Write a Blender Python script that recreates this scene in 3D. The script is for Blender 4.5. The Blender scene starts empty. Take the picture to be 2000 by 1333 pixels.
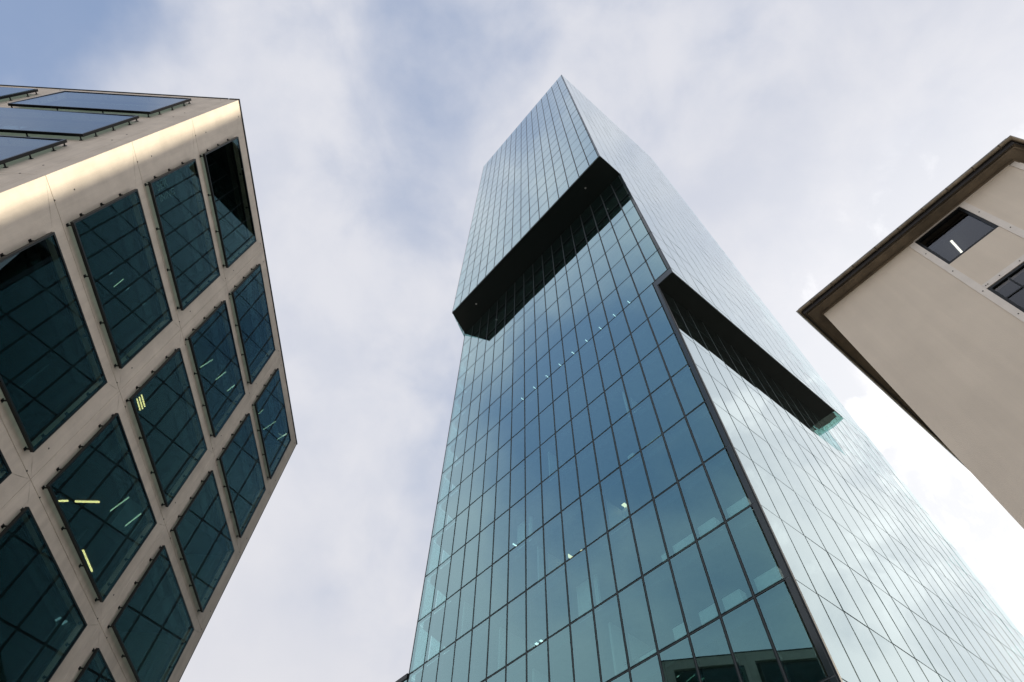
import bpy, bmesh, math, random
from mathutils import Vector, Matrix
random.seed(7)
C = bpy.context.scene.collection
rad = math.radians
ZC = 1.7                                   # height of the photographer's eye

# ------------------------------------------------------------------ camera
scn = bpy.context.scene
cam_d = bpy.data.cameras.new('camera'); cam = bpy.data.objects.new('camera', cam_d); C.objects.link(cam)
cam_d.sensor_width = 36.0; cam_d.lens = 1166.72*36/2000
cam_d.clip_start = 0.05; cam_d.clip_end = 6000
f = 1166.72
v = Vector((18.93, -686.13, f)).normalized()          # zenith in image axes
e1 = v.cross(Vector((1, 0, 0))).normalized(); e2 = v.cross(e1)
def w(a): return Vector((e1.dot(a), e2.dot(a), v.dot(a)))
cx, cy, cz = w(Vector((1, 0, 0))), w(Vector((0, -1, 0))), w(Vector((0, 0, -1)))
cam.matrix_world = Matrix(((cx.x, cy.x, cz.x, 0), (cx.y, cy.y, cz.y, 0), (cx.z, cy.z, cz.z, ZC), (0, 0, 0, 1)))
scn.camera = cam
def project(p):
    q = Vector(p) - Vector((0, 0, ZC))
    a, b, c = q.dot(cx), q.dot(cy), -q.dot(cz)
    if c < .1: return None
    return 1000 + a/c*f, 666.5 - b/c*f

# ------------------------------------------------------------------ light
SUN_AZ, SUN_EL = -56.1, 19.0
sun_dir = Vector((math.cos(rad(SUN_EL))*math.cos(rad(SUN_AZ)), math.cos(rad(SUN_EL))*math.sin(rad(SUN_AZ)), math.sin(rad(SUN_EL))))
sl = bpy.data.lights.new('sun', 'SUN'); sl.energy = 4.8; sl.angle = rad(.9); sl.color = (1, .88, .68)
so = bpy.data.objects.new('sun', sl); C.objects.link(so)
so.rotation_euler = sun_dir.to_track_quat('Z', 'Y').to_euler()
so.location = (20, -40, 60)

world = bpy.data.worlds.new('World'); scn.world = world; world.use_nodes = True
def build_world():
    nt = world.node_tree; N = nt.nodes; L = nt.links; N.clear()
    out = N.new('ShaderNodeOutputWorld'); bg = N.new('ShaderNodeBackground'); bg.inputs[1].default_value = .1
    L.new(bg.outputs[0], out.inputs[0])
    sky = N.new('ShaderNodeTexSky'); sky.sky_type = 'NISHITA'; sky.sun_disc = False
    sky.sun_elevation = rad(SUN_EL); sky.sun_rotation = rad(90-SUN_AZ); sky.air_density = 1.0; sky.dust_density = .6
    tc = N.new('ShaderNodeTexCoord')
    def dot_with(az, el):
        n = N.new('ShaderNodeVectorMath'); n.operation = 'DOT_PRODUCT'
        L.new(tc.outputs['Generated'], n.inputs[0])
        n.inputs[1].default_value = (math.cos(rad(el))*math.cos(rad(az)), math.cos(rad(el))*math.sin(rad(az)), math.sin(rad(el)))
        return n.outputs['Value']
    def mr(src, a, b, c, d, smooth=True):
        n = N.new('ShaderNodeMapRange'); n.interpolation_type = 'SMOOTHSTEP' if smooth else 'LINEAR'
        L.new(src, n.inputs[0])
        for i, x in enumerate((a, b, c, d)): n.inputs[i+1].default_value = x
        return n.outputs[0]
    def math2(op, a, b):
        n = N.new('ShaderNodeMath'); n.operation = op
        for i, x in enumerate((a, b)):
            if isinstance(x, (int, float)): n.inputs[i].default_value = x
            else: L.new(x, n.inputs[i])
        return n.outputs[0]
    def noise(scale, detail, rough, dist, off, squash=1.0):
        mp = N.new('ShaderNodeMapping'); L.new(tc.outputs['Generated'], mp.inputs[0])
        mp.inputs['Location'].default_value = off; mp.inputs['Scale'].default_value = (1, 1, squash)
        n = N.new('ShaderNodeTexNoise'); L.new(mp.outputs[0], n.inputs['Vector'])
        n.inputs['Scale'].default_value = scale; n.inputs['Detail'].default_value = detail
        n.inputs['Roughness'].default_value = rough; n.inputs['Distortion'].default_value = dist
        return n.outputs[0]
    def mix(fac, a, b):
        n = N.new('ShaderNodeMix'); n.data_type = 'RGBA'
        if isinstance(fac, (int, float)): n.inputs[0].default_value = fac
        else: L.new(fac, n.inputs[0])
        for i, x in ((6, a), (7, b)):
            if isinstance(x, tuple): n.inputs[i].default_value = (*x, 1)
            else: L.new(x, n.inputs[i])
        return n.outputs[2]
    n1 = noise(1.9, 5, .5, .35, (3.1, .7, 5.2)); n2 = noise(5.5, 6, .55, .2, (1.1, 8.7, 2.2)); n3 = noise(11, 7, .6, .3, (4, 4, 4))
    sep = N.new('ShaderNodeSeparateXYZ'); L.new(tc.outputs['Generated'], sep.inputs[0]); sepz = sep.outputs[2]
    dens = math2('ADD', math2('MULTIPLY', n1, .75), math2('MULTIPLY', n2, .25))
    # breaks in the thin cloud sheet, where the clear sky comes through
    gaps = None
    for az, el, r0, r1, amt in GAPS:
        g = mr(dot_with(az, el), math.cos(rad(r1)), math.cos(rad(r0)), 0, amt)
        gaps = g if gaps is None else math2('ADD', gaps, g)
    lowfill = mr(sepz, .88, .6, 0, .16)
    cover = mr(math2('ADD', math2('SUBTRACT', dens, gaps), lowfill), .18, .52, .16, .97)
    # thin cloud: brighter and whiter towards the sun behind it
    ds = dot_with(SUN_AZ, SUN_EL)
    glow = mr(ds, .66, .97, 0, 1, False); glow2 = math2('POWER', glow, 1.5)
    base = mix(mr(n2, .35, .68, 0, 1), (5.45, 5.65, 6.35), (6.3, 6.35, 6.8))
    base = mix(mr(sepz, .85, .3, 0, .75), base, (6.5, 6.4, 6.6))        # paler towards the horizon
    base = mix(glow2, base, (10.2, 10.0, 9.9))
    puff = mr(n3, .52, .66, 0, 1)
    low = mr(ds, .74, .92, 0, .6)
    base = mix(math2('MULTIPLY', mr(n2, .58, .42, 0, 1), mr(ds, .74, .92, 0, .55)), base, (6.6, 6.8, 7.2))
    base = mix(math2('MULTIPLY', puff, low), base, (11.8, 11.6, 11.4))
    clear = mix(.6, sky.outputs[0], (2.2, 3.4, 5.9))
    col = mix(cover, clear, base)
    L.new(col, bg.inputs[0])
GAPS = [(99, 46, 4, 23, .36), (-75, 78, 2, 13, .12), (52, 84, 2, 10, .09), (40, 70, 2, 11, .09), (-95, 62, 2, 18, .11)]
build_world()
scn.view_settings.view_transform = 'Standard'; scn.view_settings.look = 'None'
scn.view_settings.exposure = 0.30; scn.view_settings.gamma = 1.0; scn.view_settings.use_curve_mapping = False
scn.render.engine = 'CYCLES'
scn.cycles.max_bounces = 10; scn.cycles.transparent_max_bounces = 12; scn.cycles.glossy_bounces = 5
scn.cycles.caustics_reflective = False; scn.cycles.caustics_refractive = False

# ------------------------------------------------------------------ materials
def new_mat(name):
    m = bpy.data.materials.new(name); m.use_nodes = True
    nt = m.node_tree; nt.nodes.clear()
    o = nt.nodes.new('ShaderNodeOutputMaterial'); return m, nt, o
def bsdf_mat(name, col, rough=.6, metal=0, noise=None, bump=None, spec=.5, streak=None):
    """noise=(scale, amount): tone variation; bump=(scale, distance); streak=(scale, amount) vertical weathering"""
    m, nt, o = new_mat(name); N = nt.nodes; L = nt.links
    b = N.new('ShaderNodeBsdfPrincipled'); L.new(b.outputs[0], o.inputs[0])
    b.inputs['Base Color'].default_value = (*col, 1); b.inputs['Roughness'].default_value = rough
    b.inputs['Metallic'].default_value = metal; b.inputs['Specular IOR Level'].default_value = spec
    g = N.new('ShaderNodeNewGeometry')
    cur = None
    def vary(scale, amt, vec=(1, 1, 1), detail=6, thr=(.35, .65)):
        nonlocal cur
        mp = N.new('ShaderNodeMapping'); L.new(g.outputs['Position'], mp.inputs[0]); mp.inputs['Scale'].default_value = vec
        n = N.new('ShaderNodeTexNoise'); L.new(mp.outputs[0], n.inputs['Vector']); n.inputs['Scale'].default_value = scale
        n.inputs['Detail'].default_value = detail; n.inputs['Roughness'].default_value = .6
        r = N.new('ShaderNodeMapRange'); L.new(n.outputs[0], r.inputs[0])
        r.inputs[1].default_value, r.inputs[2].default_value = thr
        r.inputs[3].default_value = 1-amt; r.inputs[4].default_value = 1+amt*.35
        mx = N.new('ShaderNodeVectorMath'); mx.operation = 'SCALE'
        if cur is None: mx.inputs[0].default_value = col
        else: L.new(cur, mx.inputs[0])
        L.new(r.outputs[0], mx.inputs[3]); cur = mx.outputs[0]
    if noise: vary(*noise)
    if streak: vary(streak[0], streak[1], (1, 1, .06))
    if cur is not None: L.new(cur, b.inputs['Base Color'])
    if bump:
        n = N.new('ShaderNodeTexNoise'); L.new(g.outputs['Position'], n.inputs['Vector']); n.inputs['Scale'].default_value = bump[0]
        n.inputs['Detail'].default_value = 5
        bp = N.new('ShaderNodeBump'); L.new(n.outputs[0], bp.inputs['Height']); bp.inputs['Distance'].default_value = bump[1]; bp.inputs['Strength'].default_value = 1
        L.new(bp.outputs[0], b.inputs['Normal'])
    return m
def glass_mat(name, trans, refl, f0, power=1.9, graze=(.98, .985, 1)):
    """coated glass: mirror share rises from f0 face-on to all at grazing; counted once per pane (outer or inner skin)"""
    m, nt, o = new_mat(name); N = nt.nodes; L = nt.links
    lw = N.new('ShaderNodeLayerWeight'); lw.inputs[0].default_value = .5
    def mth(op, x, y):
        n = N.new('ShaderNodeMath'); n.operation = op
        for i, q in enumerate((x, y)):
            if isinstance(q, (int, float)): n.inputs[i].default_value = q
            else: L.new(q, n.inputs[i])
        return n.outputs[0]
    fac = mth('ADD', mth('MULTIPLY', mth('POWER', lw.outputs['Facing'], power), 1-f0), f0)
    cm = N.new('ShaderNodeMix'); cm.data_type = 'RGBA'; L.new(mth('POWER', lw.outputs['Facing'], 1.8), cm.inputs[0])
    cm.inputs[6].default_value = (*refl, 1); cm.inputs[7].default_value = (*graze, 1)
    gl = N.new('ShaderNodeBsdfGlossy'); gl.inputs[1].default_value = 0; L.new(cm.outputs[2], gl.inputs[0])
    tr = N.new('ShaderNodeBsdfTransparent'); tr.inputs[0].default_value = (*trans, 1)
    mx = N.new('ShaderNodeMixShader'); L.new(fac, mx.inputs[0]); L.new(tr.outputs[0], mx.inputs[1]); L.new(gl.outputs[0], mx.inputs[2])
    g = N.new('ShaderNodeNewGeometry'); t2 = N.new('ShaderNodeBsdfTransparent'); m2 = N.new('ShaderNodeMixShader')
    L.new(g.outputs['Backfacing'], m2.inputs[0]); L.new(mx.outputs[0], m2.inputs[1]); L.new(t2.outputs[0], m2.inputs[2])
    L.new(m2.outputs[0], o.inputs[0]); return m
def emit_mat(name, col, st):
    m, nt, o = new_mat(name); e = nt.nodes.new('ShaderNodeEmission'); e.inputs[0].default_value = (*col, 1); e.inputs[1].default_value = st
    nt.links.new(e.outputs[0], o.inputs[0]); return m
M = dict(
    tower_glass=glass_mat('teal solar glass', (.50, .76, .74), (.40, .85, .90), .21, 1.55),
    side_glass=glass_mat('pale solar glass', (.66, .84, .80), (.62, .85, .87), .30, 1.45, (.92, .955, .97)),
    green_glass=glass_mat('green edge glass', (.62, .80, .72), (.8, .9, .88), .08, 3),
    office_glass=glass_mat('dark green window glass', (.36, .52, .46), (.13, .29, .36), .05, 2.4),
    room_glass=glass_mat('inner window glass', (.45, .55, .52), (.5, .6, .6), .03, 4),
    hall_glass=glass_mat('grey window glass', (.5, .55, .6), (.85, .9, 1), .07, 3),
    frame=bsdf_mat('dark anodised frame', (.014, .020, .023), .5, 0),
    side_frame=bsdf_mat('grey anodised frame', (.10, .115, .12), .4, .3),
    cap=bsdf_mat('grey mullion cap', (.065, .08, .085), .5, .2),
    strip=bsdf_mat('enamelled corner glass', (.038, .055, .062), .12, 0),
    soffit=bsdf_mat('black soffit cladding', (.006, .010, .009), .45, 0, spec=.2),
    white_soffit=bsdf_mat('pale aluminium soffit', (.8, .84, .83), .35, 0),
    ceiling=bsdf_mat('office ceiling', (.34, .355, .34), .8, noise=(2.5, .15)),
    slab=bsdf_mat('floor edge', (.12, .13, .13), .8),
    core=bsdf_mat('core wall', (.22, .23, .22), .8),
    cabinet=bsdf_mat('pale cabinet', (.78, .80, .78), .5),
    concrete=bsdf_mat('pinkish precast concrete', (.71, .635, .54), .82, noise=(1.6, .11), bump=(45, .004), streak=(4.5, .10)),
    backing=bsdf_mat('dark joint filler', (.07, .065, .06), .9),
    coping=bsdf_mat('dark metal coping', (.02, .022, .025), .35, .7),
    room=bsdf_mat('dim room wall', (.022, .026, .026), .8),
    black=bsdf_mat('blackened steel window frame', (.015, .018, .02), .3, .5),
    bracket=bsdf_mat('steel bracket', (.03, .03, .032), .35, .8),
    plaster=bsdf_mat('beige render', (.84, .745, .61), .88, noise=(.8, .05), bump=(70, .004), streak=(4, .04)),
    pale=bsdf_mat('pale painted steel strip', (.88, .82, .73), .6, noise=(3, .08)),
    rivet=bsdf_mat('dark rivet', (.05, .045, .04), .6),
    wood=bsdf_mat('brown painted eaves board', (.20, .16, .11), .75, noise=(2.2, .30), bump=(30, .003)),
    gutter=bsdf_mat('weathered copper gutter', (.30, .25, .18), .35, .6, noise=(5, .35)),
    roof=bsdf_mat('dark roof sheet', (.03, .028, .028), .6),
    pipe=bsdf_mat('pale zinc pipe', (.42, .42, .40), .35, .7, noise=(8, .2)),
    paving=bsdf_mat('grey paving', (.34, .325, .31), .85, noise=(.6, .2)),
    letters=bsdf_mat('faint grey lettering', (.22, .27, .25), .7),
    tube=emit_mat('office tube light', (.85, 1, .95), 1.7),
    warm=emit_mat('warm lamp', (1, .82, .5), 1.7),
    yellow=emit_mat('yellowish tube light', (1, .60, .28), 4.5),
    dimtube=emit_mat('reflected dim tube light', (.85, .95, .75), 1.4),
    steady=emit_mat('white tube light', (1, .90, .72), 2.2),
    leaf=bsdf_mat('pot plant leaf', (.03, .06, .03), .6),
)

# ------------------------------------------------------------------ mesh helpers
def box(bm, cx_, cy_, cz_, sx, sy, sz, mi=0, mat=None):
    g = bmesh.ops.create_cube(bm, size=1)
    T = Matrix.Translation((cx_, cy_, cz_)) @ Matrix.Diagonal((sx, sy, sz, 1))
    if mat is not None: T = mat @ T
    bmesh.ops.transform(bm, matrix=T, verts=g['verts'])
    if mi:
        for fa in {fa for vv in g['verts'] for fa in vv.link_faces}: fa.material_index = mi
def to_mesh(name, bm, mats):
    me = bpy.data.meshes.new(name); bmesh.ops.recalc_face_normals(bm, faces=bm.faces); bm.to_mesh(me); bm.free()
    for m in (mats if isinstance(mats, (list, tuple)) else [mats]): me.materials.append(m)
    return me
def obj(name, me, parent=None, mat=None):
    o = bpy.data.objects.new(name, me); C.objects.link(o)
    if mat is not None: o.matrix_basis = mat
    if parent is not None: o.parent = parent
    return o
def bobj(name, bm, mats, parent=None, mat=None): return obj(name, to_mesh(name, bm, mats), parent, mat)
def tag(o, label=None, cat=None, group=None, kind=None):
    if label: o['label'] = label
    if cat: o['category'] = cat
    if group: o['group'] = group
    if kind: o['kind'] = kind
    return o
def empty(name, loc, label, cat, group=None):
    o = bpy.data.objects.new(name, None); C.objects.link(o); o.location = loc; o.empty_display_size = .5
    return tag(o, label, cat, group)
def frame2(origin, az, z=0.0, flip=False):
    """local x along az, local y to the left of it (or right when flip), z up"""
    a = rad(az); X = Vector((math.cos(a), math.sin(a), 0)); Y = Vector((-X.y, X.x, 0))
    if flip: Y = -Y
    return Matrix(((X.x, Y.x, 0, origin[0]), (X.y, Y.y, 0, origin[1]), (0, 0, 1, z), (0, 0, 0, 1)))
def prism(bm, poly, z0, z1, mi_bot=0, mi_side=0):
    n = len(poly)
    a = [bm.verts.new((p[0], p[1], z0)) for p in poly]; b = [bm.verts.new((p[0], p[1], z1)) for p in poly]
    bm.faces.new(a).material_index = mi_bot; bm.faces.new(b).material_index = mi_side
    for i in range(n): bm.faces.new((a[i], a[(i+1) % n], b[(i+1) % n], b[i])).material_index = mi_side
def inset(poly, d):
    n = len(poly); area = sum(poly[i][0]*poly[(i+1) % n][1]-poly[(i+1) % n][0]*poly[i][1] for i in range(n)); s = 1 if area > 0 else -1
    lines = []
    for i in range(n):
        p = Vector(poly[i]); q = Vector(poly[(i+1) % n]); t = (q-p).normalized(); nn = Vector((-t.y, t.x))*s
        lines.append((p+nn*d, t))
    out = []
    for i in range(n):
        (p, t), (q, u) = lines[i-1], lines[i]
        den = t.x*u.y-t.y*u.x; k = ((q-p).x*u.y-(q-p).y*u.x)/den
        out.append(tuple(p+t*k))
    return out

# ------------------------------------------------------------------ ground
bm = bmesh.new(); s = 3000
bm.faces.new([bm.verts.new(p) for p in ((-s, -s, 0), (s, -s, 0), (s, s, 0), (-s, s, 0))])
tag(bobj('pavement', bm, M['paving']), kind='structure')

# ------------------------------------------------------------------ glass tower
def vaz(az): return Vector((math.cos(rad(az)), math.sin(rad(az))))
AZA, AZB, AZL = 41.3, -50.6, -51.4
dA, dB, dL = vaz(AZA), vaz(AZB), vaz(AZL)
U = Vector((14.03, -7.77)); UL = U + dA*23.3; UR = U + dB*24.7
Mc = U + dB*2.80; ML = Mc + dA*24.55
Lc = Mc + dA*1.33
BL = UL + vaz(-21)*12; BR = UR + dA*19
# lower right end on the line of sight of the upper one
k = None
for i in range(2000):
    p = Lc + dL*(i*.02)
    if math.degrees(math.atan2(p.y, p.x)) < -42.25: break
LR = p
MBL = ML + vaz(-35)*10
LBR = LR + dA*17
ROOF, S1, S2 = 124.85, 59.83, 35.9
rows_low = [36.62-3.333*j for j in range(11, 0, -1)]           # 0 .. 33.3
rows_mid = [36.62+3.41*j for j in range(0, 7)]
rows_up = [S1+3.42*j for j in range(0, 20)]; rows_up[-1] = ROOF
tower = empty('glass_tower', (Lc.x, Lc.y, 0), 'tall teal glass skyscraper with stepped overhangs and two black soffits', 'skyscraper')
TI = Matrix.Translation((-Lc.x, -Lc.y, 0))
def tobj(name, me, mat=None): return obj(name, me, tower, TI @ (mat if mat is not None else Matrix.Identity(4)))
panes = []           # (matrix, w, h)
mull_me = {}
def mullion(F, x, z0, z1, wd=.15, fm='frame'):
    bm = bmesh.new(); h = z1-z0
    box(bm, 0, -.085, h/2, wd, .13, h)                       # dark box behind the glass line
    box(bm, 0, -.012, h/2, .035, .03, h, 1)                 # grey cap between the two units
    return tobj('mullion', to_mesh('mullion', bm, [M[fm], M['cap']]), F @ Matrix.Translation((x, 0, z0+ZC)))
def transom(F, x0, x1, z, ht=.14, fm='frame', proud=False):
    bm = bmesh.new(); L_ = x1-x0
    box(bm, L_/2, -.088, 0, L_, .12, ht); box(bm, L_/2, -.009 if proud else -.017, 0, L_, .05 if proud else .02, .04 if proud else .03, 0 if proud else 1)
    return tobj('transom', to_mesh('transom', bm, [M[fm], M['cap']]), F @ Matrix.Translation((x0, 0, z+ZC)))
def strip_panel(F, x0, x1, z0, z1):
    bm = bmesh.new(); box(bm, 0, -.012, 0, x1-x0-.02, .03, z1-z0-.05)
    return tobj('corner_panel', to_mesh('corner_panel', bm, M['strip']), F @ Matrix.Translation(((x0+x1)/2, 0, (z0+z1)/2+ZC)))
def pane(F, x0, x1, z0, z1, tilt=0.0, g=.12, mt='tower_glass'):
    Wd, H = x1-x0-g, z1-z0-g
    T = F @ Matrix.Translation(((x0+x1)/2, 0, (z0+z1)/2+ZC)) @ Matrix.Rotation(rad(random.gauss(0, .16)+tilt), 4, 'Z') @ Matrix.Rotation(rad(random.gauss(0, .12)), 4, 'X')
    panes.append((T, round(Wd, 3), round(H, 3), mt))
STR = .21
def face(F, xs, zs, strip=True, tilt=0.0, skip=lambda i, j: False, mul_ranges=None):
    """xs bay lines, zs row lines (above the eye)"""
    for i in range(len(xs)-1):
        for j in range(len(zs)-1):
            if skip(i, j): continue
            x0 = xs[i]
            pane(F, x0, xs[i+1], zs[j], zs[j+1], tilt)
FA_low = frame2(Mc, AZA); FA_up = frame2(U, AZA)
FB_up = frame2(U, AZB, flip=True); FB_low = frame2(Lc, AZL, flip=True)
xs_mid = [0.0] + [1.33+1.449*k for k in range(17)]            # to 24.51
xs_up = [0.0] + [1.40+1.46*k for k in range(16)]              # to 23.3
# A face, lower and middle block share one plane
zsA_low = rows_low + [36.62]
zsA_mid = rows_mid + [S1-.02]
for j in range(len(zsA_low)-1):                                  # low rows, bays from the lower corner
    z0, z1 = zsA_low[j], zsA_low[j+1]
    for i in range(1, 17):
        x0 = xs_mid[i] + (STR if i == 1 else 0)
        pane(FA_low, x0, xs_mid[i+1], z0, z1)
    strip_panel(FA_low, xs_mid[1], xs_mid[1]+STR, z0, z1)
for j in range(len(zsA_mid)-1):
    z0, z1 = zsA_mid[j], zsA_mid[j+1]
    for i in range(0, 17):
        x0 = xs_mid[i] + (STR if i == 0 else 0)
        pane(FA_low, x0, xs_mid[i+1], z0, z1)
    strip_panel(FA_low, 0, STR, z0, z1)
strip_panel(FA_low, 0, xs_mid[1], S2, 36.62)
for i in range(1, 18): mullion(FA_low, xs_mid[i], -ZC if i > 1 else 0, S1-.03)
for z in zsA_low[:-1]: transom(FA_low, xs_mid[1], xs_mid[-1], z)
for z in zsA_mid[:-1]: transom(FA_low, 0, xs_mid[-1], z, .14, 'frame', True)
for j in range(len(rows_up)-1):
    for i in range(16):
        x0 = xs_up[i] + (.15 if i == 0 else 0)
        pane(FA_up, x0, xs_up[i+1], rows_up[j]+(.12 if j == 0 else 0), rows_up[j+1])
    strip_panel(FA_up, 0, .15, rows_up[j], rows_up[j+1])
for i in range(1, 17): mullion(FA_up, xs_up[i], S1, ROOF, .13)
for z in rows_up[1:-1]: transom(FA_up, 0, xs_up[-1], z, .13, 'frame', True)
# B face
xs_B = [1.45*k for k in range(17)] + [24.7]
def rowsB(i): return (rows_mid[:1] and [S2+.02, 36.62] + rows_mid[1:] + [S1]) if i >= 2 else []
for i in range(17):
    x0, x1 = xs_B[i], xs_B[i+1]
    if i >= 2:
        zz = [S2+.02, 36.62] + rows_mid[1:] + [S1]
        xx = 2.82 if i == 2 else x0
        for j in range(len(zz)-1): pane(FB_up, xx, x1, zz[j], zz[j+1], 0, .06, 'side_glass')
    for j in range(19): pane(FB_up, x0, x1, rows_up[j]+(.02 if j == 0 else 0), rows_up[j+1], 0, .06, 'side_glass')
    if i > 0: mullion(FB_up, x0, S1 if i < 2 or i > 14 else S2, ROOF, .09, 'side_frame')
for z in [36.62] + rows_mid[1:]: transom(FB_up, 2.82, 21.4, z, .08, 'side_frame')
for z in rows_up: transom(FB_up, 0 if z < ROOF-1 else 0, 24.7, min(z, ROOF-.06) if z > S1+.1 else z+.07, .08, 'side_frame')
LB = (LR-Lc).length; nL = 17
xs_L = [1.45*k for k in range(int(LB/1.45)+1)]
if LB-xs_L[-1] > .5: xs_L.append(LB)
else: xs_L[-1] = LB
for i in range(len(xs_L)-1):
    zz = rows_low + ([S2-.01] if xs_L[i] < 17.3 else [36.62, 40.03, 43.44])
    for j in range(len(zz)-1): pane(FB_low, xs_L[i]+(.05 if i == 0 else 0), xs_L[i+1], zz[j], zz[j+1], -.45, .055, 'side_glass')
    if i > 0: mullion(FB_low, xs_L[i], 0, S2-.02 if xs_L[i] < 18.8 else 43.4, .09, 'side_frame')
for z in rows_low: transom(FB_low, 0, LB, z, .08, 'side_frame')
for z in (36.62, 40.03): transom(FB_low, 18.9, LB, z, .08, 'side_frame')
# the 300 panes that show largest are parts; the rest is one part
def area(T, Wd, H, mt):
    P = [project(T @ Vector((sx*Wd/2, 0, sz*H/2))) for sx, sz in ((-1, -1), (1, -1), (1, 1), (-1, 1))]
    if any(p is None for p in P): return 0
    if max(p[0] for p in P) < 0 or min(p[0] for p in P) > 2000 or min(p[1] for p in P) > 1333: return 0
    Q = [(min(max(p[0], 0), 2000), min(max(p[1], 0), 1333)) for p in P]
    return abs(sum(Q[i][0]*Q[(i+1) % 4][1]-Q[(i+1) % 4][0]*Q[i][1] for i in range(4)))/2
panes.sort(key=lambda t: -area(*t))
pane_me = {}
for T, Wd, H, mt in panes[:300]:
    key = (Wd, H, mt)
    if key not in pane_me:
        bm = bmesh.new(); box(bm, 0, 0, 0, Wd, .02, H); bm.faces.ensure_lookup_table()
        # only the outer skin matters: keep one sheet plus rim so light crosses it once
        pane_me[key] = to_mesh('glass_pane', bm, M[mt])
    tobj('glass_pane', pane_me[key], T)
bm = bmesh.new()
for T, Wd, H, mt in panes[300:]: box(bm, 0, 0, 0, Wd, .02, H, 0 if mt == 'tower_glass' else 1, T)
tag(tobj('glass_panes', to_mesh('glass_panes', bm, [M['tower_glass'], M['side_glass']])), kind='stuff')
# far sides of the tower, also glazed (they show through the corner bays and in views from the side)
bm = bmesh.new()
def side(p, q, z0, z1, n):
    d = (q-p)/n; az = math.degrees(math.atan2(d.y, d.x)); F = frame2(p, az); L_ = d.length; k = max(1, round((z1-z0)/3.4)); h = (z1-z0)/k
    for i in range(n):
        for j in range(k): box(bm, (i+.5)*L_, 0, z0+ZC+(j+.5)*h, L_-.08, .02, h-.08, 0, F)
side(UL, BL, S1, ROOF, 8); side(ML, MBL, 0, S1, 7); side(U + dB*21.45, BR, S2, ROOF, 13); side(LR, LBR, 0, S2, 12)
side(BL, BR, S1, ROOF, 14); side(MBL, BR, S2, S1, 16); side(MBL, LBR, 0, S2, 16)
tag(tobj('rear_glass_panes', to_mesh('rear_glass_panes', bm, M['tower_glass'])), kind='stuff')
# structure inside: floor plates
UE = U + dB*21.45
P_up = [U, UE, BR, BL, UL]; P_mid = [Mc, UE, BR, MBL, ML]; P_low = [Lc, LR, LBR, MBL, ML]
P_up, P_mid, P_low = [[(p.x, p.y) for p in P] for P in (P_up, P_mid, P_low)]
def plates(poly, zs):
    ip = inset(poly, .32)
    bm = bmesh.new(); prism(bm, ip, -.42, .06, 0, 1); me = to_mesh('floor_plate', bm, [M['ceiling'], M['slab']])
    for z in zs: tobj('floor_plate', me, Matrix.Translation((0, 0, z+ZC)))
plates(P_low, rows_low[1:]); plates(P_mid, rows_mid[1:]); plates(P_up, rows_up[1:-1])
bm = bmesh.new(); prism(bm, P_up, -.35, 0.03, 0, 1); tobj('roof', to_mesh('roof', bm, [M['ceiling'], M['coping']]), Matrix.Translation((0, 0, ROOF+ZC)))
# soffits
nAo = Vector((-dA.y, dA.x)); 
def flat(name, poly, z0, z1, m):
    bm = bmesh.new(); prism(bm, poly, z0+ZC, z1+ZC); return tobj(name, to_mesh(name, bm, m))
ins = .03
s1 = [U+dA*ins-nAo*ins, Mc+dA*ins-nAo*.01, ML-nAo*.01, UL-nAo*ins]
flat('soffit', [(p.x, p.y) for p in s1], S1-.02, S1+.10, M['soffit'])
bm = bmesh.new(); prism(bm, inset(P_up, .3), S1+.12+ZC, S1+.5+ZC); tobj('floor_plate', to_mesh('floor_plate', bm, M['slab']))
e20, e22 = 20.25, 21.35
def lowpt(t): return Lc + dL*(t-2.8)*1.0 + dA*.02
s2 = [Mc+dA*.03+dB*.03, Mc+dB*(e20-2.8)+dA*.03, lowpt(e20), Lc+dA*.02+dB*.03]
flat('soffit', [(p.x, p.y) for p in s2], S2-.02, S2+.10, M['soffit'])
s3 = [Mc+dB*(e20-2.78)+dA*.03, Mc+dB*(e22-2.8)+dA*.03, lowpt(e22), lowpt(e20+.02)]
flat('glass_soffit_panel', [(p.x, p.y) for p in s3], S2-.02, S2+.04, M['green_glass'])
bm = bmesh.new(); prism(bm, inset(P_mid, .3), S2+.35+ZC, S2+.7+ZC); tobj('floor_plate', to_mesh('floor_plate', bm, M['slab']))
for sx, dp in ((3.2, 1.2), (20.6, 1.3)):
    p = FA_up @ Vector((sx, -dp, S1+ZC-.03)); bm = bmesh.new(); bmesh.ops.create_cone(bm, cap_ends=True, segments=10, radius1=.10, radius2=.08, depth=.05)
    tobj('downlight', to_mesh('downlight', bm, M['pipe']), Matrix.Translation(p))
# edge angles along the overhangs
bm = bmesh.new(); box(bm, 23.3/2, -.02, S1+ZC-.0, 23.3, .035, .05, 0, FA_up); tobj('drip_edge', to_mesh('drip_edge', bm, M['cap']))
bm = bmesh.new(); box(bm, 2.8+18.4/2, -.02, S2+ZC, 18.4, .035, .05, 0, FB_up); tobj('drip_edge', to_mesh('drip_edge', bm, M['cap']))
# corner posts (dark line between the two faces)
for P, z0, z1, r in ((U, S1, ROOF, .045), (Mc, S2, S1, .06), (Lc, -ZC, S2, .07), (UL, S1, ROOF, .05), (ML, -ZC, S1, .06)):
    bm = bmesh.new(); box(bm, r*.35, -r*.6, (z0+z1)/2+ZC, r, r, z1-z0, 0, frame2(P, AZA)); tobj('corner_post', to_mesh('corner_post', bm, M['frame']))
# core
Fc = frame2(Lc - nAo*8 + dA*3, AZA)
bm = bmesh.new(); box(bm, 7, -5, (S1+ZC)/2, 13, 9, S1+ZC-.5, 0, Fc); tobj('core_wall', to_mesh('core_wall', bm, M['core']))
bm = bmesh.new(); box(bm, 7, -6, (S1+ROOF)/2+ZC, 12, 9, ROOF-S1-2, 0, Fc); tobj('core_wall', to_mesh('core_wall', bm, M['core']))
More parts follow.
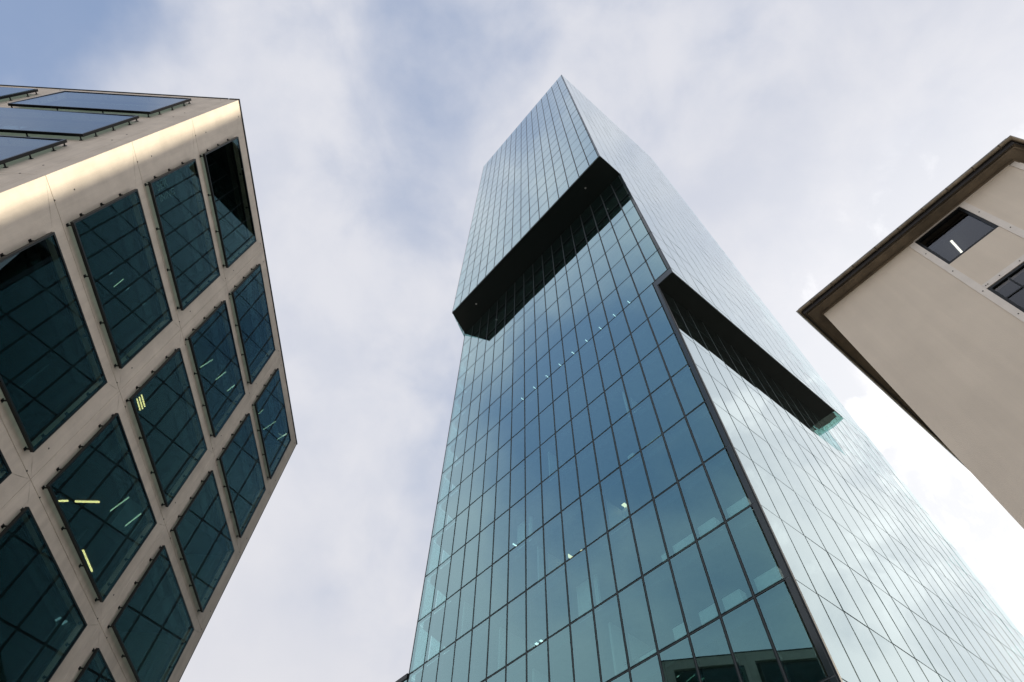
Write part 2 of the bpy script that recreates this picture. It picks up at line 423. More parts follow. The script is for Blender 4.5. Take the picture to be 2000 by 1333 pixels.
# low wing at the left foot of the tower
W0 = ML + dA*.02; W1 = ML + dA*9
wing = [(p.x, p.y) for p in (W0, W1, W1-nAo*8, W0-nAo*8)]
bm = bmesh.new(); prism(bm, inset(wing, .05), 0, 19.85+ZC-.1); tobj('low_wing_body', to_mesh('low_wing_body', bm, M['core']))
FW = frame2(W0, AZA)
bm = bmesh.new(); box(bm, 4.5, 0, 19.9+ZC, 9, .2, .28, 0, FW); tobj('low_wing_coping', to_mesh('low_wing_coping', bm, M['coping']))
for i in range(6):
    for j in range(6):
        bm = bmesh.new(); box(bm, 0, .02, 0, 1.38, .03, 3.24); tobj('glass_pane', to_mesh('glass_pane', bm, M['tower_glass']), FW @ Matrix.Translation((.73+i*1.449, 0, rows_low[j]+1.66+ZC))) if j >= 4 else bm.free()

# ------------------------------------------------------------------ things inside the tower
def inA(sx, depth, z): return FA_low @ Vector((sx, -depth, z+ZC))
ordn = ['zeroth', 'first', 'second', 'third', 'fourth', 'fifth', 'sixth', 'seventh', 'eighth', 'ninth', 'tenth', 'eleventh', 'twelfth']
def lamp(sx, depth, z, ln, wd, mat, label, group, az=None, name='ceiling_light'):
    p = inA(sx, depth, z)
    r = empty(name, (p.x, p.y, p.z), label, 'ceiling light', group)
    r.rotation_euler = (0, 0, rad(AZA+90 if az is None else az))
    bm = bmesh.new(); box(bm, 0, 0, .03, ln, wd+.05, .05); bobj('housing', bm, M['cap'], r)
    bm = bmesh.new(); box(bm, 0, 0, -.012, ln-.04, wd, .03); bobj('tube', bm, mat, r)
where = ['nearest the tower corner', 'second from the tower corner', 'third from the tower corner', 'fourth from the tower corner', 'fifth from the tower corner',
         'sixth from the tower corner', 'seventh from the tower corner', 'eighth from the tower corner', 'farthest left of the row']
for k in range(9):
    lamp(4.28+1.472*k, 1.32, 39.55, .42, .05, M['tube'], 'short white ceiling light in the upper row behind the glass, '+where[k], 'ceiling lights in a row behind the tower glass')
G2 = 'single ceiling lights on the lower tower floors'
lamp(17.64, 2.15, 26.15, .62, .09, M['tube'], 'lone white bar light behind the glass at mid height, left of the warm lamps', G2)
lamp(16.8, 3.1, 19.5, .5, .16, M['tube'], 'right tube of the bright pair low in the tower', G2)
lamp(16.45, 3.1, 19.5, .5, .13, M['tube'], 'left tube of the bright pair low in the tower', G2)
lamp(9.98, 3.5, 16.15, .42, .14, M['tube'], 'bright light beside the pot plant low in the tower', G2)
lamp(8.55, 1.75, 22.82, .3, .22, M['warm'], 'warm square lamp high on the right of the three warm lamps', G2)
lamp(13.35, 2.4, 22.82, .45, .2, M['warm'], 'warm square lamp lower left of the warm lamps', G2)
lamp(12.55, 2.6, 22.82, .25, .15, M['warm'], 'small warm lamp in the middle of the warm lamps', G2)
cabs = [(1.72, 2.68, 16.62, .68, 'top row, nearest the corner'), (3.28, 4.15, 16.62, .7, 'top row, second from the corner'), (4.42, 5.5, 16.62, .62, 'top row, third from the corner'), (5.8, 6.15, 16.62, .55, 'top row, fourth and narrowest'),
        (1.72, 2.68, 13.29, .70, 'middle row, nearest the corner'), (3.32, 4.1, 13.29, .68, 'middle row, second from the corner'), (4.42, 5.18, 13.29, .68, 'middle row, third from the corner'), (5.86, 6.44, 13.29, .66, 'middle row, fourth from the corner'), (7.4, 8.2, 13.29, .32, 'middle row, low one beside the bright light'),
        (4.45, 5.45, 23.29, .35, 'upper floor below the blue panes, wide and low'), (6.3, 6.7, 23.29, .55, 'upper floor below the blue panes, small and left'),
        (1.75, 2.6, 26.62, .35, 'highest of all, beside the corner')]
for x0, x1, z, h, lb in cabs:
    p = inA((x0+x1)/2, .42, z+.07)
    r = empty('cabinet', tuple(p), 'pale cabinet against the tower glass, '+lb, 'cabinet', 'pale cabinets behind the tower glass'); r.rotation_euler = (0, 0, rad(AZA))
    w_ = x1-x0
    bm = bmesh.new(); box(bm, 0, 0, h/2, w_, .36, h); bobj('body', bm, M['cabinet'], r)
    bm = bmesh.new(); box(bm, 0, 0, h+.012, w_+.03, .4, .02); bobj('top', bm, M['cap'], r)
for sx, z, d0, d1_, turn in ((8.95, 19.95, .5, 3.0, 0), (13.95, 19.95, .5, 3.4, 0), (12.6, 26.62, .4, 2.6, 0), (17.0, 16.62, .5, 3, 0), (9.75, 13.29, .6, 3.6, 0),
                          (20.4, 19.95, .5, 3, 0), (14.5, 13.29, .5, 3, 0), (6.2, 26.62, .5, 2.4, 0), (11.3, 16.62, 1.2, 1.32, 1.3), (15.6, 23.29, 1.0, 1.12, 1.2), (9.2, 20.0, 1.9, 2.0, 1.3), (18.6, 13.29, 1.1, 1.2, 1.3)):
    bm = bmesh.new(); box(bm, sx, -(d0+d1_)/2, z+ZC+1.45, .1+turn, d1_-d0, 2.75, 0, FA_low)
    tobj('partition_wall', to_mesh('partition_wall', bm, M['cabinet']))
p = inA(9.1, .9, 13.4)
r = empty('pot_plant', tuple(p), 'spiky dark pot plant behind the glass low in the tower', 'pot plant')
bm = bmesh.new(); bmesh.ops.create_cone(bm, cap_ends=True, segments=12, radius1=.13, radius2=.18, depth=.34, matrix=Matrix.Translation((0, 0, .17))); bobj('pot', bm, M['slab'], r)
bm = bmesh.new()
for i in range(34):
    a = random.uniform(0, 6.28); t = random.uniform(.25, 1.2); L_ = random.uniform(.35, .62); dx, dy, dz = math.cos(a)*math.sin(t), math.sin(a)*math.sin(t), math.cos(t)
    b0 = Vector((0, 0, .5)); b1 = b0+Vector((dx, dy, dz))*L_*.6; b2 = b0+Vector((dx, dy, dz*.4))*L_; s_ = Vector((-dy, dx, 0)).normalized()*.018
    vs = [bm.verts.new(q) for q in (b0-s_*.4, b1-s_, b2, b1+s_, b0+s_*.4)]; bm.faces.new(vs)
bobj('leaves', bm, M['leaf'], r)
bm = bmesh.new(); box(bm, 0, 0, .42, .03, .03, .3); bobj('stem', bm, M['slab'], r)

# ------------------------------------------------------------------ concrete office building (left)
SL = 22.7
cL = Vector((.15, .446))*SL
AZ1, AZ2 = 3.0, 93.12
d1, d2 = vaz(AZ1), vaz(AZ2)
off_bld = empty('concrete_office_building', (cL.x, cL.y, 0), 'pinkish concrete office block with large dark windows set proud on brackets', 'office building')
OI = Matrix.Translation((-cL.x, -cL.y, 0))
def oobj(name, me, mat=None, parent=None):
    if parent is None: return obj(name, me, off_bld, OI @ (mat if mat is not None else Matrix.Identity(4)))
    return obj(name, me, parent, mat)
HL = SL
WT = .32                                         # wall panel thickness
F1 = frame2(cL, AZ1, flip=True)                  # local y outward (towards the photographer)
F2 = frame2(cL, AZ2)                             # local y outward
PO = .15                                         # stand-off of the outer pane
def scam(d): return -(cL.dot(d))
dist1 = abs(Vector((-d1.y, d1.x)).dot(cL)); dist2 = abs(Vector((-d2.y, d2.x)).dot(cL))
def ring(x0, x1, z0, z1, hx0, hx1, hz0, hz1, y0, y1, gap=.004):
    """wall panel with a window hole; gap is the joint"""
    bm = bmesh.new()
    X0, X1, Z0, Z1 = x0+gap, x1-gap, z0+gap, z1-gap
    o = [(X0, Z0), (X1, Z0), (X1, Z1), (X0, Z1)]; i = [(hx0, hz0), (hx1, hz0), (hx1, hz1), (hx0, hz1)]
    V = {}
    for t, pts in (('o', o), ('i', i)):
        for y in (y0, y1):
            for k, (a, b) in enumerate(pts): V[t, y, k] = bm.verts.new((a, y, b))
    for y in (y0, y1):
        for k in range(4):
            n = (k+1) % 4; bm.faces.new((V['o', y, k], V['o', y, n], V['i', y, n], V['i', y, k]))
    for k in range(4):
        n = (k+1) % 4
        bm.faces.new((V['o', y0, k], V['o', y0, n], V['o', y1, n], V['o', y1, k]))
        bm.faces.new((V['i', y0, k], V['i', y0, n], V['i', y1, n], V['i', y1, k]))
    bmesh.ops.bevel(bm, geom=[e for e in bm.edges if abs(e.verts[0].co.y-y1) < 1e-5 and abs(e.verts[1].co.y-y1) < 1e-5 and len(e.link_faces) == 2 and any(abs(fc.normal.y) < .5 for fc in e.link_faces)], offset=.006, segments=1, affect='EDGES')
    return bm
BR_ME = {}
def office_window(F, sx0, sx1, sz0, sz1, sc, dist, opening, single):
    kk = (dist-PO)/dist
    x0, x1 = sc+(sx0*SL-sc)*kk, sc+(sx1*SL-sc)*kk; z0, z1 = sz0*SL*kk, sz1*SL*kk
    cxw, czw = (x0+x1)/2, (z0+z1)/2; Wd, H = x1-x0, z1-z0
    T = F @ Matrix.Translation((cxw, PO, czw+ZC))
    bm = bmesh.new(); t, dpt = .045, .075
    box(bm, 0, -.02, H/2-t/2, Wd, dpt, t); box(bm, 0, -.02, -H/2+t/2, Wd, dpt, t)
    box(bm, -Wd/2+t/2, -.02, 0, t, dpt, H-2*t); box(bm, Wd/2-t/2, -.02, 0, t, dpt, H-2*t)
    wdw = oobj('window', to_mesh('window', bm, M['black']), T)
    bm = bmesh.new(); box(bm, 0, 0, 0, Wd-2*t+.004, .012, H-2*t+.004); rot = Matrix.Rotation(rad(random.gauss(0, .25)), 4, 'Z') @ Matrix.Rotation(rad(random.gauss(0, .2)), 4, 'X')
    oobj('pane', to_mesh('pane', bm, M['office_glass']), rot, wdw)
    spots = [(sx*Wd, sz*(H/2-.012)) for sx in (-.48, -.16, .16, .48) for sz in (-1, 1)] + [(sx*(Wd/2-.012), sz*H) for sz in (-.30, 0, .30) for sx in (-1, 1)]
    def bracket_bm(bm, x, z):
        box(bm, x, -.09, z, .026, .17, .026); box(bm, x, -PO+.008, z, .07, .012, .07)
    if single:
        if 'me' not in BR_ME:
            bm = bmesh.new(); bracket_bm(bm, 0, 0); BR_ME['me'] = to_mesh('bracket', bm, M['bracket'])
        for x, z in spots: oobj('bracket', BR_ME['me'], Matrix.Translation((x, 0, z)), wdw)
    else:
        bm = bmesh.new()
        for x, z in spots: bracket_bm(bm, x, z)
        tag(oobj('brackets', to_mesh('brackets', bm, M['bracket']), None, wdw), kind='stuff')
    # inner sash deep in the opening
    ox0, ox1, oz0, oz1 = opening
    bm = bmesh.new(); ow, oh = ox1-ox0, oz1-oz0; t = .06
    ox, oz = (ox0+ox1)/2-cxw, (oz0+oz1)/2-czw
    yy = -PO-.25
    box(bm, ox, yy, oz+oh/2-t/2, ow, .06, t); box(bm, ox, yy, oz-oh/2+t/2, ow, .06, t)
    box(bm, ox-ow/2+t/2, yy, oz, t, .06, oh-2*t); box(bm, ox+ow/2-t/2, yy, oz, t, .06, oh-2*t)
    oobj('inner_sash', to_mesh('inner_sash', bm, M['black']), None, wdw)
    bm = bmesh.new(); box(bm, ox, yy-.01, oz, ow-2*t, .01, oh-2*t); oobj('inner_pane', to_mesh('inner_pane', bm, M['room_glass']), None, wdw)
    return wdw
pitch = .1443
colb1 = [0, .248, .4685, .7035]; colw1 = [(.051, .2265), (.269, .448), (.490, .672)]
colb2 = [0, .2825, .519, .76, 1.0]; colw2 = [(.067, .262), (.303, .498), (.540, .735), (.78, .97)]
def facade(F, colb, colw, ztop_w, sc, dist, rows, dz, nfull):
    # each storey: window top/bottom fractions, joints half way between the windows
    for r_ in range(rows):
        wt, wb = ztop_w-dz*r_, ztop_w-.1165*(dz/.1443)-dz*r_
        jt = 1.0 if r_ == 0 else (wt + (ztop_w-.1165*(dz/.1443)-dz*(r_-1)))/2
        jb = (wb + ztop_w-dz*(r_+1))/2
        if wb*SL < -ZC+.3: break
        jb = max(jb, -ZC/SL)
        for c_ in range(len(colw)):
            a, b = colw[c_]
            op = (a*SL+.01, b*SL-.03, wb*SL+.01, wt*SL-.03)
            z0, z1 = jb*SL+ZC, jt*SL+ZC
            bm = ring(colb[c_]*SL, colb[c_+1]*SL, z0, z1, op[0], op[1], op[2]+ZC, op[3]+ZC, -WT, 0)
            oobj('concrete_panel', to_mesh('concrete_panel', bm, M['concrete']), F)
            office_window(F, a, b, wb, wt, sc, dist, op, r_ < 5 and (nfull == 3 or c_ < 1))
        for j in ([] if r_ == 0 else [jt]):
            bm = bmesh.new(); box(bm, (colb[0]+colb[-1])*SL/2, -.06, j*SL+ZC, (colb[-1]-colb[0])*SL-.1, .04, .016); oobj('joint_seal', to_mesh('joint_seal', bm, M['backing']), F)
    for c_ in range(1, len(colw)):
        bm = bmesh.new(); box(bm, colb[c_]*SL, -.064, (SL+ZC)/2, .016, .04, SL+ZC-.1); oobj('joint_seal', to_mesh('joint_seal', bm, M['backing']), F)
facade(F1, colb1, colw1, .9755, scam(d1), dist1, 7, pitch, 3)
# the side facade starts behind the corner panels of the main one
F2b = F2
facade(F2b, [WT/SL*0+.0141]+colb2[1:], colw2, .985, scam(d2), dist2, 7, .1475, 1)
# formwork tie holes in the concrete
for F, cb, nm in ((F1, colb1, 'tie_holes'), (F2, colb2, 'tie_holes')):
    bm = bmesh.new()
    for c_ in range(1, len(cb)):
        for r_ in range(7):
            for q in (-.45, .38):
                for dz in (.07, .86):
                    x = (cb[c_-1] + .024)*SL if q < 0 else (cb[c_]-.011)*SL; z = (1-pitch*(r_+dz))*SL
                    if z < 0: continue
                    bmesh.ops.create_cone(bm, cap_ends=True, segments=8, radius1=.022, radius2=.022, depth=.008, matrix=F @ Matrix.Translation((x+random.uniform(-.03, .03), .0, z+ZC)) @ Matrix.Rotation(rad(90), 4, 'X'))
    tag(oobj(nm, to_mesh(nm, bm, M['backing'])), kind='stuff')
# copings, floors, rooms
e1_, e2_ = colb1[-1]*SL, colb2[-1]*SL
bm = bmesh.new(); box(bm, e1_/2, -.15, HL+ZC+.03, e1_+.06, .36, .05); oobj('coping', to_mesh('coping', bm, M['coping']), F1)
bm = bmesh.new(); box(bm, e2_/2+.2, -.15, HL+ZC+.031, e2_-.34, .36, .05); oobj('coping', to_mesh('coping', bm, M['coping']), F2)
def L2(a, b): return tuple(cL + d1*a + d2*b)
for j in range(7):
    z = (.9755+.0125-pitch*j)*SL + ZC
    bm = bmesh.new(); prism(bm, [L2(.36, .36), L2(e1_-.4, .36), L2(e1_-.4, e2_-.3), L2(.36, e2_-.3)], z-.28 if j else z-.30, z-.02 if j else z+.05)
    oobj('floor_plate', to_mesh('floor_plate', bm, M['room']))
bm = bmesh.new(); prism(bm, [L2(5.2, 6), L2(e1_-5.2, 6), L2(e1_-5.2, e2_-6), L2(5.2, e2_-6)], 0, HL+ZC-.5); oobj('room_wall', to_mesh('room_wall', bm, M['room']))
bm = bmesh.new(); prism(bm, [L2(e1_-.3, .33), L2(e1_, .33), L2(e1_, e2_), L2(e1_-.3, e2_)], 0, HL+ZC); oobj('end_wall', to_mesh('end_wall', bm, M['concrete']))
bm = bmesh.new(); prism(bm, [L2(.3, e2_-.3), L2(e1_-.31, e2_-.3), L2(e1_-.31, e2_), L2(.3, e2_)], 0, HL+ZC); oobj('end_wall', to_mesh('end_wall', bm, M['concrete']))
bm = bmesh.new(); box(bm, e1_-.012, -.14, (HL+ZC)/2, .03, .30, HL+ZC, 0, F1); oobj('edge_trim', to_mesh('edge_trim', bm, M['coping']))
# ceiling lights in its rooms: (x0,y0,x1,y1,z, width, material, label)
GL = 'ceiling lights in the concrete office block'
bars = [(12.69, 13.22, 12.68, 12.95, 12.32, .05, 'yellow', 'short stub of yellow tube light at the left of its lower window'),
        (12.7, 12.75, 12.71, 12.05, 12.32, .06, 'yellow', 'brightest yellow tube light in the concrete office block'),
        (14.75, 13.28, 15.74, 13.35, 12.32, .05, 'yellow', 'yellow tube light at the lower edge of the window, steeply slanted'),
        (13.07, 11.86, 12.52, 11.14, 12.32, .03, 'dimtube', 'dim tube light beside the brightest yellow one'),
        (13.68, 11.62, 13.05, 10.85, 12.32, .03, 'dimtube', 'dim tube light nearest the right frame of the yellow lit window'),
        (12.35, 12.09, 12.0, 11.53, 18.87, .03, 'dimtube', 'leftmost of three thin lights in the middle column window'),
        (12.91, 11.64, 12.55, 11.17, 18.87, .03, 'dimtube', 'middle of three thin lights in the middle column window'),
        (13.44, 11.33, 13.08, 10.88, 18.87, .03, 'dimtube', 'rightmost of three thin lights in the middle column window'),
        (17.03, 12.16, 16.67, 11.76, 21.95, .03, 'dimtube', 'leftmost of three thin lights in the top right window'),
        (17.83, 12.0, 17.34, 11.32, 21.95, .03, 'dimtube', 'middle of three thin lights in the top right window'),
        (18.43, 11.47, 18.07, 10.95, 21.95, .03, 'dimtube', 'rightmost of three thin lights in the top right window'),
        (11.44, 12.39, 11.91, 12.43, 15.6, .035, 'yellow', 'lowest of three short green yellow tubes side by side'),
        (11.36, 12.29, 11.85, 12.33, 15.6, .035, 'yellow', 'middle of three short green yellow tubes side by side'),
        (11.28, 12.19, 11.76, 12.23, 15.6, .035, 'yellow', 'topmost of three short green yellow tubes side by side'),
        (7.43, 11.77, 7.19, 11.42, 15.6, .02, 'dimtube', 'thin pale light in the large window of the near column')]
for x0, y0, x1, y1, z, wd, mt, lb in bars:
    cxb, cyb = (x0+x1)/2, (y0+y1)/2; ln = math.hypot(x1-x0, y1-y0)
    r = empty('ceiling_light', (cxb, cyb, z+ZC), lb, 'ceiling light', GL); r.rotation_euler = (0, 0, math.atan2(y1-y0, x1-x0))
    bm = bmesh.new(); box(bm, 0, 0, .03, ln+.03, wd+.03, .04); bobj('housing', bm, M['cap'], r)
    bm = bmesh.new(); box(bm, 0, 0, -.01, ln, wd, .03); bobj('tube', bm, M[mt], r)
# faint lettering behind the glass of one window
def lettering(txt, x, z, size, lb):
    cu = bpy.data.curves.new('lettering', 'FONT'); cu.body = txt; cu.size = size; cu.extrude = .004; cu.space_character = 1.05
    tmp = bpy.data.objects.new('tmp', cu); C.objects.link(tmp)
    me = bpy.data.meshes.new_from_object(tmp.evaluated_get(bpy.context.evaluated_depsgraph_get())); bpy.data.objects.remove(tmp)
    me.name = 'lettering'; me.materials.clear(); me.materials.append(M['letters'])
    a = rad(AZ1); X = d1; o = obj('lettering', me)
    p = cL + d1*x
    n = Vector((-d1.y, d1.x))
    q = p + n*.20
    o.matrix_world = Matrix(((0, -d1.x, -n.x, q.x), (0, -d1.y, -n.y, q.y), (1, 0, 0, z+ZC), (0, 0, 0, 1)))
    tag(o, lb, 'lettering', 'faint letters inside the office window')
lettering('SER', .0705*SL, .741*SL, .36, 'faint grey letters SER inside the second window of the concrete block')
lettering('INING', .0845*SL, .741*SL, .29, 'faint grey letters INING below the other letters in the same window')

# ------------------------------------------------------------------ rendered building with eaves (right)
SR = 14.0
cR = Vector((.523, -.569))*SR
AZR = 39.6-180
AZR2 = -50.4
AZR3 = -75.0
dR, dR2, dR3 = vaz(AZR), vaz(AZR2), vaz(AZR3)
hall = empty('rendered_building', (cR.x, cR.y, 0), 'beige rendered building with brown eaves, gutter and pale riveted strips at the right edge', 'building')
HI = Matrix.Translation((-cR.x, -cR.y, 0))
def hobj(name, me, mat=None, parent=None):
    if parent is None: return obj(name, me, hall, HI @ (mat if mat is not None else Matrix.Identity(4)))
    return obj(name, me, parent, mat)
FR = frame2(cR, AZR, flip=True)      # x along wall away from the left corner, y outward
WR = .3665*SR
cR2 = cR + dR*WR
FR3 = frame2(cR2, AZR3, flip=True)
FR2 = frame2(cR, AZR2)
HR = SR
def hbox(name, F, x0, x1, y0, y1, z0, z1, mat, parent=None):
    bm = bmesh.new(); box(bm, (x0+x1)/2, (y0+y1)/2, (z0+z1)/2+ZC, x1-x0, y1-y0, z1-z0, 0, F); return hobj(name, to_mesh(name, bm, mat))
# wall slabs: plain field left of the frame strips, then panels between strips
hbox('wall', FR, 0, .181*SR, -.35, 0, -ZC, HR, M['plaster'])
W0_, W1_ = .186, .2685
zrow = [(.8965, .9935), (.70, .8055), (.515, .62), (.33, .435), (.145, .25)]
edges = [.181, .2755, .3665]
# strips
def strip(x0, x1, z0, z1, name='strip'):
    hbox(name, FR, x0*SR, x1*SR, -.05, .018, z0*SR, z1*SR, M['pale'])
strip(.176, .186, -ZC/SR, .9945); strip(.2695, .2795, -ZC/SR, .9945)
strip(.3585, .3665, -ZC/SR, .9945)
strip(.1862, .3584, .9947, 1.001); strip(0.004, .186, .9965, 1.001)
for i, (b, t) in enumerate(zrow):
    if i: strip(.1862, .2693, t+.001, t+.0115); strip(.2797, .3583, t+.001, t+.0115)
# infill panels below each window, and plain panels in the next bay
prev = .9945
for i, (b, t) in enumerate(zrow):
    nb = zrow[i+1][1]+.0117 if i+1 < len(zrow) else -ZC/SR
    hbox('wall_panel', FR, .1862*SR, .2693*SR, -.35, .004, nb*SR, b*SR, M['plaster'])
    hbox('wall_panel', FR, .2797*SR, .3583*SR, -.35, .004, nb*SR, (.9945 if i == 0 else t)*SR, M['plaster'])
hbox('wall_panel', FR, .3586*SR, .3664*SR, -.35, -.052, -ZC, .9945*SR, M['plaster'])
# windows
def hall_window(b, t, grid):
    x0, x1, z0, z1 = .1864*SR, .2692*SR, b*SR, t*SR
    Wd, H = x1-x0, z1-z0; T = FR @ Matrix.Translation(((x0+x1)/2, -.03, (z0+z1)/2+ZC)); fw = .055
    bm = bmesh.new()
    box(bm, 0, 0, H/2-fw/2, Wd, .07, fw); box(bm, 0, 0, -H/2+fw/2, Wd, .07, fw); box(bm, -Wd/2+fw/2, 0, 0, fw, .07, H-2*fw); box(bm, Wd/2-fw/2, 0, 0, fw, .07, H-2*fw)
    o = hobj('window', to_mesh('window', bm, M['black']), T)
    bm = bmesh.new(); box(bm, 0, -.01, 0, Wd-2*fw, .01, H-2*fw); hobj('pane', to_mesh('pane', bm, M['hall_glass']), None, o)
    if grid:
        bm = bmesh.new()
        for k in (-.17, .17): box(bm, k*Wd, 0.002, 0, .025, .03, H-2*fw)
        box(bm, 0, 0.001, .18*H, Wd-2*fw, .028, .025); hobj('glazing_bar', to_mesh('glazing_bar', bm, M['black']), None, o)
for i, (b, t) in enumerate(zrow): hall_window(b, t, i > 0)
# rivets on the strips
bm = bmesh.new()
def riv(x, z, s_=.022): box(bm, x*SR, .022, z*SR+ZC, s_, .012, s_*.8, 0, FR)
for x in (.181, .2745):
    for k in range(14): riv(x+random.uniform(-.0006, .0006), .95-.072*k)
for zt in (.9975,):
    for c0 in (.181, .2745, .362):
        for q in (-.006, -.003, .003, .006): riv(c0+q, zt, .02)
    for k in range(12): riv(.19+.015*k, zt, .016)
for i in range(1, 5):
    z = zrow[i][1]+.006
    for q in (.189, .192, .21, .24, .262, .266): riv(q, z, .02)
hobj('rivets', to_mesh('rivets', bm, M['rivet']))['kind'] = 'stuff'
# return wall (hidden side) and chamfer wall
bm = bmesh.new(); box(bm, 7, -.175+.0, (HR+ZC)/2, 13.9, .35, HR+ZC, 0, frame2(cR+dR2*.36-Vector((-dR2.y, dR2.x))*0, AZR2, flip=False)); hobj('side_wall', to_mesh('side_wall', bm, M['plaster']))
hbox('chamfer_wall', FR3, .01, 7, -.35, 0, -ZC, HR, M['plaster'])
hbox('strip', FR3, .0, 7, .001, .02, .97*SR, .985*SR, M['pale'])
# room behind the wall
bm = bmesh.new(); box(bm, 3, -4, (HR+ZC)/2, 5.2, .2, HR+ZC-.4, 0, FR); hobj('room_wall', to_mesh('room_wall', bm, M['room']))
bm = bmesh.new(); box(bm, 2.9, -2.3, HR+ZC-.12, 4.6, 3.7, .1, 0, FR); hobj('room_ceiling', to_mesh('room_ceiling', bm, M['slab']))
bm = bmesh.new(); box(bm, 2.9, -2.3, .78*SR+ZC+.3, 4.6, 3.7, .2, 0, FR); hobj('floor_plate', to_mesh('floor_plate', bm, M['room']))
# eaves: follow the outline A (along R2) - corner - B - chamfer
def eave_line(o1, o2, o3):
    """outline offset o from the three walls"""
    n1 = Vector((-dR.y, dR.x))*-1; n2 = Vector((-dR2.y, dR2.x)); n3 = Vector((-dR3.y, dR3.x))*-1
    return n1, n2, n3
nR = -Vector((-dR.y, dR.x)); nR2 = -Vector((dR2.y*-1, dR2.x))
if nR.dot(-cR) < 0: nR = -nR
nR2 = Vector((-dR2.y, dR2.x)); 
if nR2.dot(dR) > 0: nR2 = -nR2
nR3 = Vector((-dR3.y, dR3.x))
if nR3.dot(-cR2) < 0: nR3 = -nR3
def isec(p, t, q, u):
    den = t.x*u.y-t.y*u.x; k = ((q-p).x*u.y-(q-p).y*u.x)/den; return p+t*k
def outline(a, b, ext=14.0):
    """a offset over the visible wall and chamfer, b offset over the return wall"""
    pc = isec(cR+nR*a, dR, cR+nR2*b, dR2); p3 = isec(cR+nR*a, dR, cR2+nR3*a, dR3)
    return [cR+nR2*b+dR2*ext, pc, p3, cR2+nR3*a+dR3*8]
def band(name, a0, b0, a1, b1, z0, z1, mat, parent=None):
    I, O = outline(a0, b0), outline(a1, b1)
    bm = bmesh.new()
    n = len(I); V = [[bm.verts.new((p.x, p.y, z+ZC)) for p in P] for P, z in ((I, z0), (O, z0), (O, z1), (I, z1))]
    for k in range(n-1):
        for q in range(4): bm.faces.new((V[q][k], V[q][k+1], V[(q+1) % 4][k+1], V[(q+1) % 4][k]))
    bm.faces.new([V[q][0] for q in range(4)]); bm.faces.new([V[q][-1] for q in range(4)])
    return hobj(name, to_mesh(name, bm, mat))
a_, b_ = .435, .40
H0 = HR+.0
band('soffit_board', .0, .0, a_*.60, b_*.60, H0+.02, H0+.05, M['wood'])
band('wall_bead', .0, .0, .035, .03, H0-.05, H0+.018, M['wood'])
band('moulding', a_*.60, b_*.60, a_*.66, b_*.66, H0-.02, H0+.07, M['wood'])
band('soffit_board', a_*.662, b_*.662, a_*.78, b_*.78, H0+.045, H0+.075, M['wood'])
band('fascia', a_*.782, b_*.782, a_*.83, b_*.83, H0-.0, H0+.16, M['roof'])
band('roof_edge', a_*.5, b_*.5, a_*1.0, b_*1.0, H0+.175, H0+.20, M['roof'])
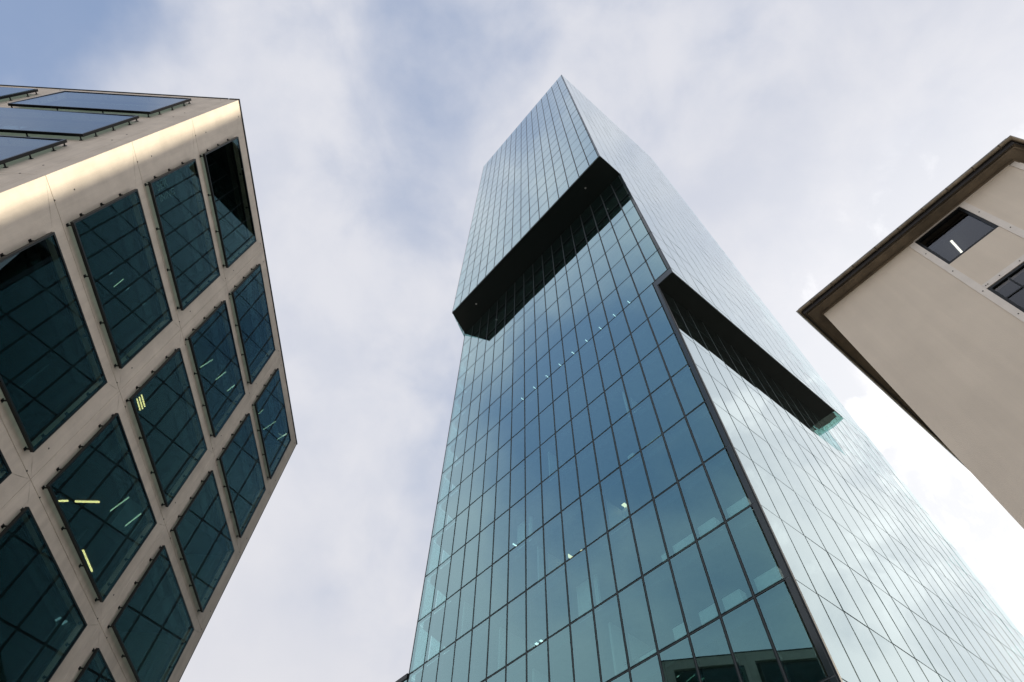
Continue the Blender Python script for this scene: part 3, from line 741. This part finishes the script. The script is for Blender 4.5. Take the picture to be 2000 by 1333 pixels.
# half round gutter
def gutter():
    bm = bmesh.new(); R = .045
    prof = [(math.cos(t)*R, math.sin(t)*R) for t in [math.pi+math.pi*i/9 for i in range(10)]]
    prof = [(x, z) for x, z in prof]
    ringv = []
    for x, z in prof:
        O = outline(a_*.83+.008+R+x, b_*.83+.008+R*.8+x*.8); ringv.append([bm.verts.new((p.x, p.y, H0+.15+z+ZC)) for p in O])
    for a, b in zip(ringv, ringv[1:]):
        for k in range(3): bm.faces.new((a[k], a[k+1], b[k+1], b[k]))
    me = to_mesh('gutter', bm, M['gutter'])
    o = hobj('gutter', me); sm = o.modifiers.new('thick', 'SOLIDIFY'); sm.thickness = .006
    # brackets / joints along the gutter
    P = outline(a_*.83+.008+R, b_*.83+R)
    seg = P[2]-P[1]; n = 9
    for k in range(n):
        p = P[1]+seg*((k+.6)/n); bm2 = bmesh.new()
        for i in range(10):
            t = math.pi+math.pi*i/9; box(bm2, 0, math.cos(t)*(R+.004), math.sin(t)*(R+.004), .03, .022, .012)
        hobj('gutter_joint', to_mesh('gutter_joint', bm2, M['wood']), frame2(p, AZR, H0+.15+ZC))
    # bright rolled lip
    band('gutter_lip', a_*.83+.008+2*R-.002, b_*.83+.008+1.75*R, a_*.83+.008+2*R+.012, b_*.83+.008+1.75*R+.012, H0+.143, H0+.157, M['pipe'])
gutter()
# roof
Ro = outline(a_*.9, b_*.9); poly = [(p.x, p.y) for p in Ro]
bm = bmesh.new(); prism(bm, poly, H0+.21+ZC, H0+.28+ZC); hobj('roof', to_mesh('roof', bm, M['roof']))
# swan neck downpipe at the right edge
def tube(name, pts, r_, mat):
    cu = bpy.data.curves.new(name, 'CURVE'); cu.dimensions = '3D'; sp = cu.splines.new('POLY'); sp.points.add(len(pts)-1)
    for k, p in enumerate(pts): sp.points[k].co = (*p, 1)
    cu.bevel_depth = r_; cu.bevel_resolution = 3
    tmp = bpy.data.objects.new('tmp', cu); C.objects.link(tmp)
    me = bpy.data.meshes.new_from_object(tmp.evaluated_get(bpy.context.evaluated_depsgraph_get())); bpy.data.objects.remove(tmp)
    me.materials.clear(); me.materials.append(mat); me.name = name
    for pl_ in me.polygons: pl_.use_smooth = True
    return me
def c3(x, y, z): q = FR3 @ Vector((x, y, z+ZC)); return (q.x, q.y, q.z)
pts = [c3(.20, a_*.95, H0+.10), c3(.20, a_*.95, H0-.02), c3(.21, a_*.85, H0-.12), c3(.24, a_*.4, H0-.26), c3(.25, .12, H0-.36), c3(.25, .09, H0-.5), c3(.25, .09, -ZC+.05)]
hobj('downpipe', tube('downpipe', pts, .045, M['pipe']))
q = FR @ Vector((.2275*SR, -.9, HR+ZC-.20))
p0, p1 = Vector((5.217, -10.395)), Vector((5.593, -10.859)); mid = (p0+p1)/2
r = empty('ceiling_light', (mid.x, mid.y, .985*SR+ZC), 'bright white tube light in the top window of the beige building', 'ceiling light'); r.rotation_euler = (0, 0, math.atan2(p1.y-p0.y, p1.x-p0.x))
bm = bmesh.new(); box(bm, 0, 0, .03, .64, .10, .04); bobj('housing', bm, M['cap'], r)
bm = bmesh.new(); box(bm, 0, 0, -.01, .6, .045, .03); bobj('tube', bm, M['steady'], r)
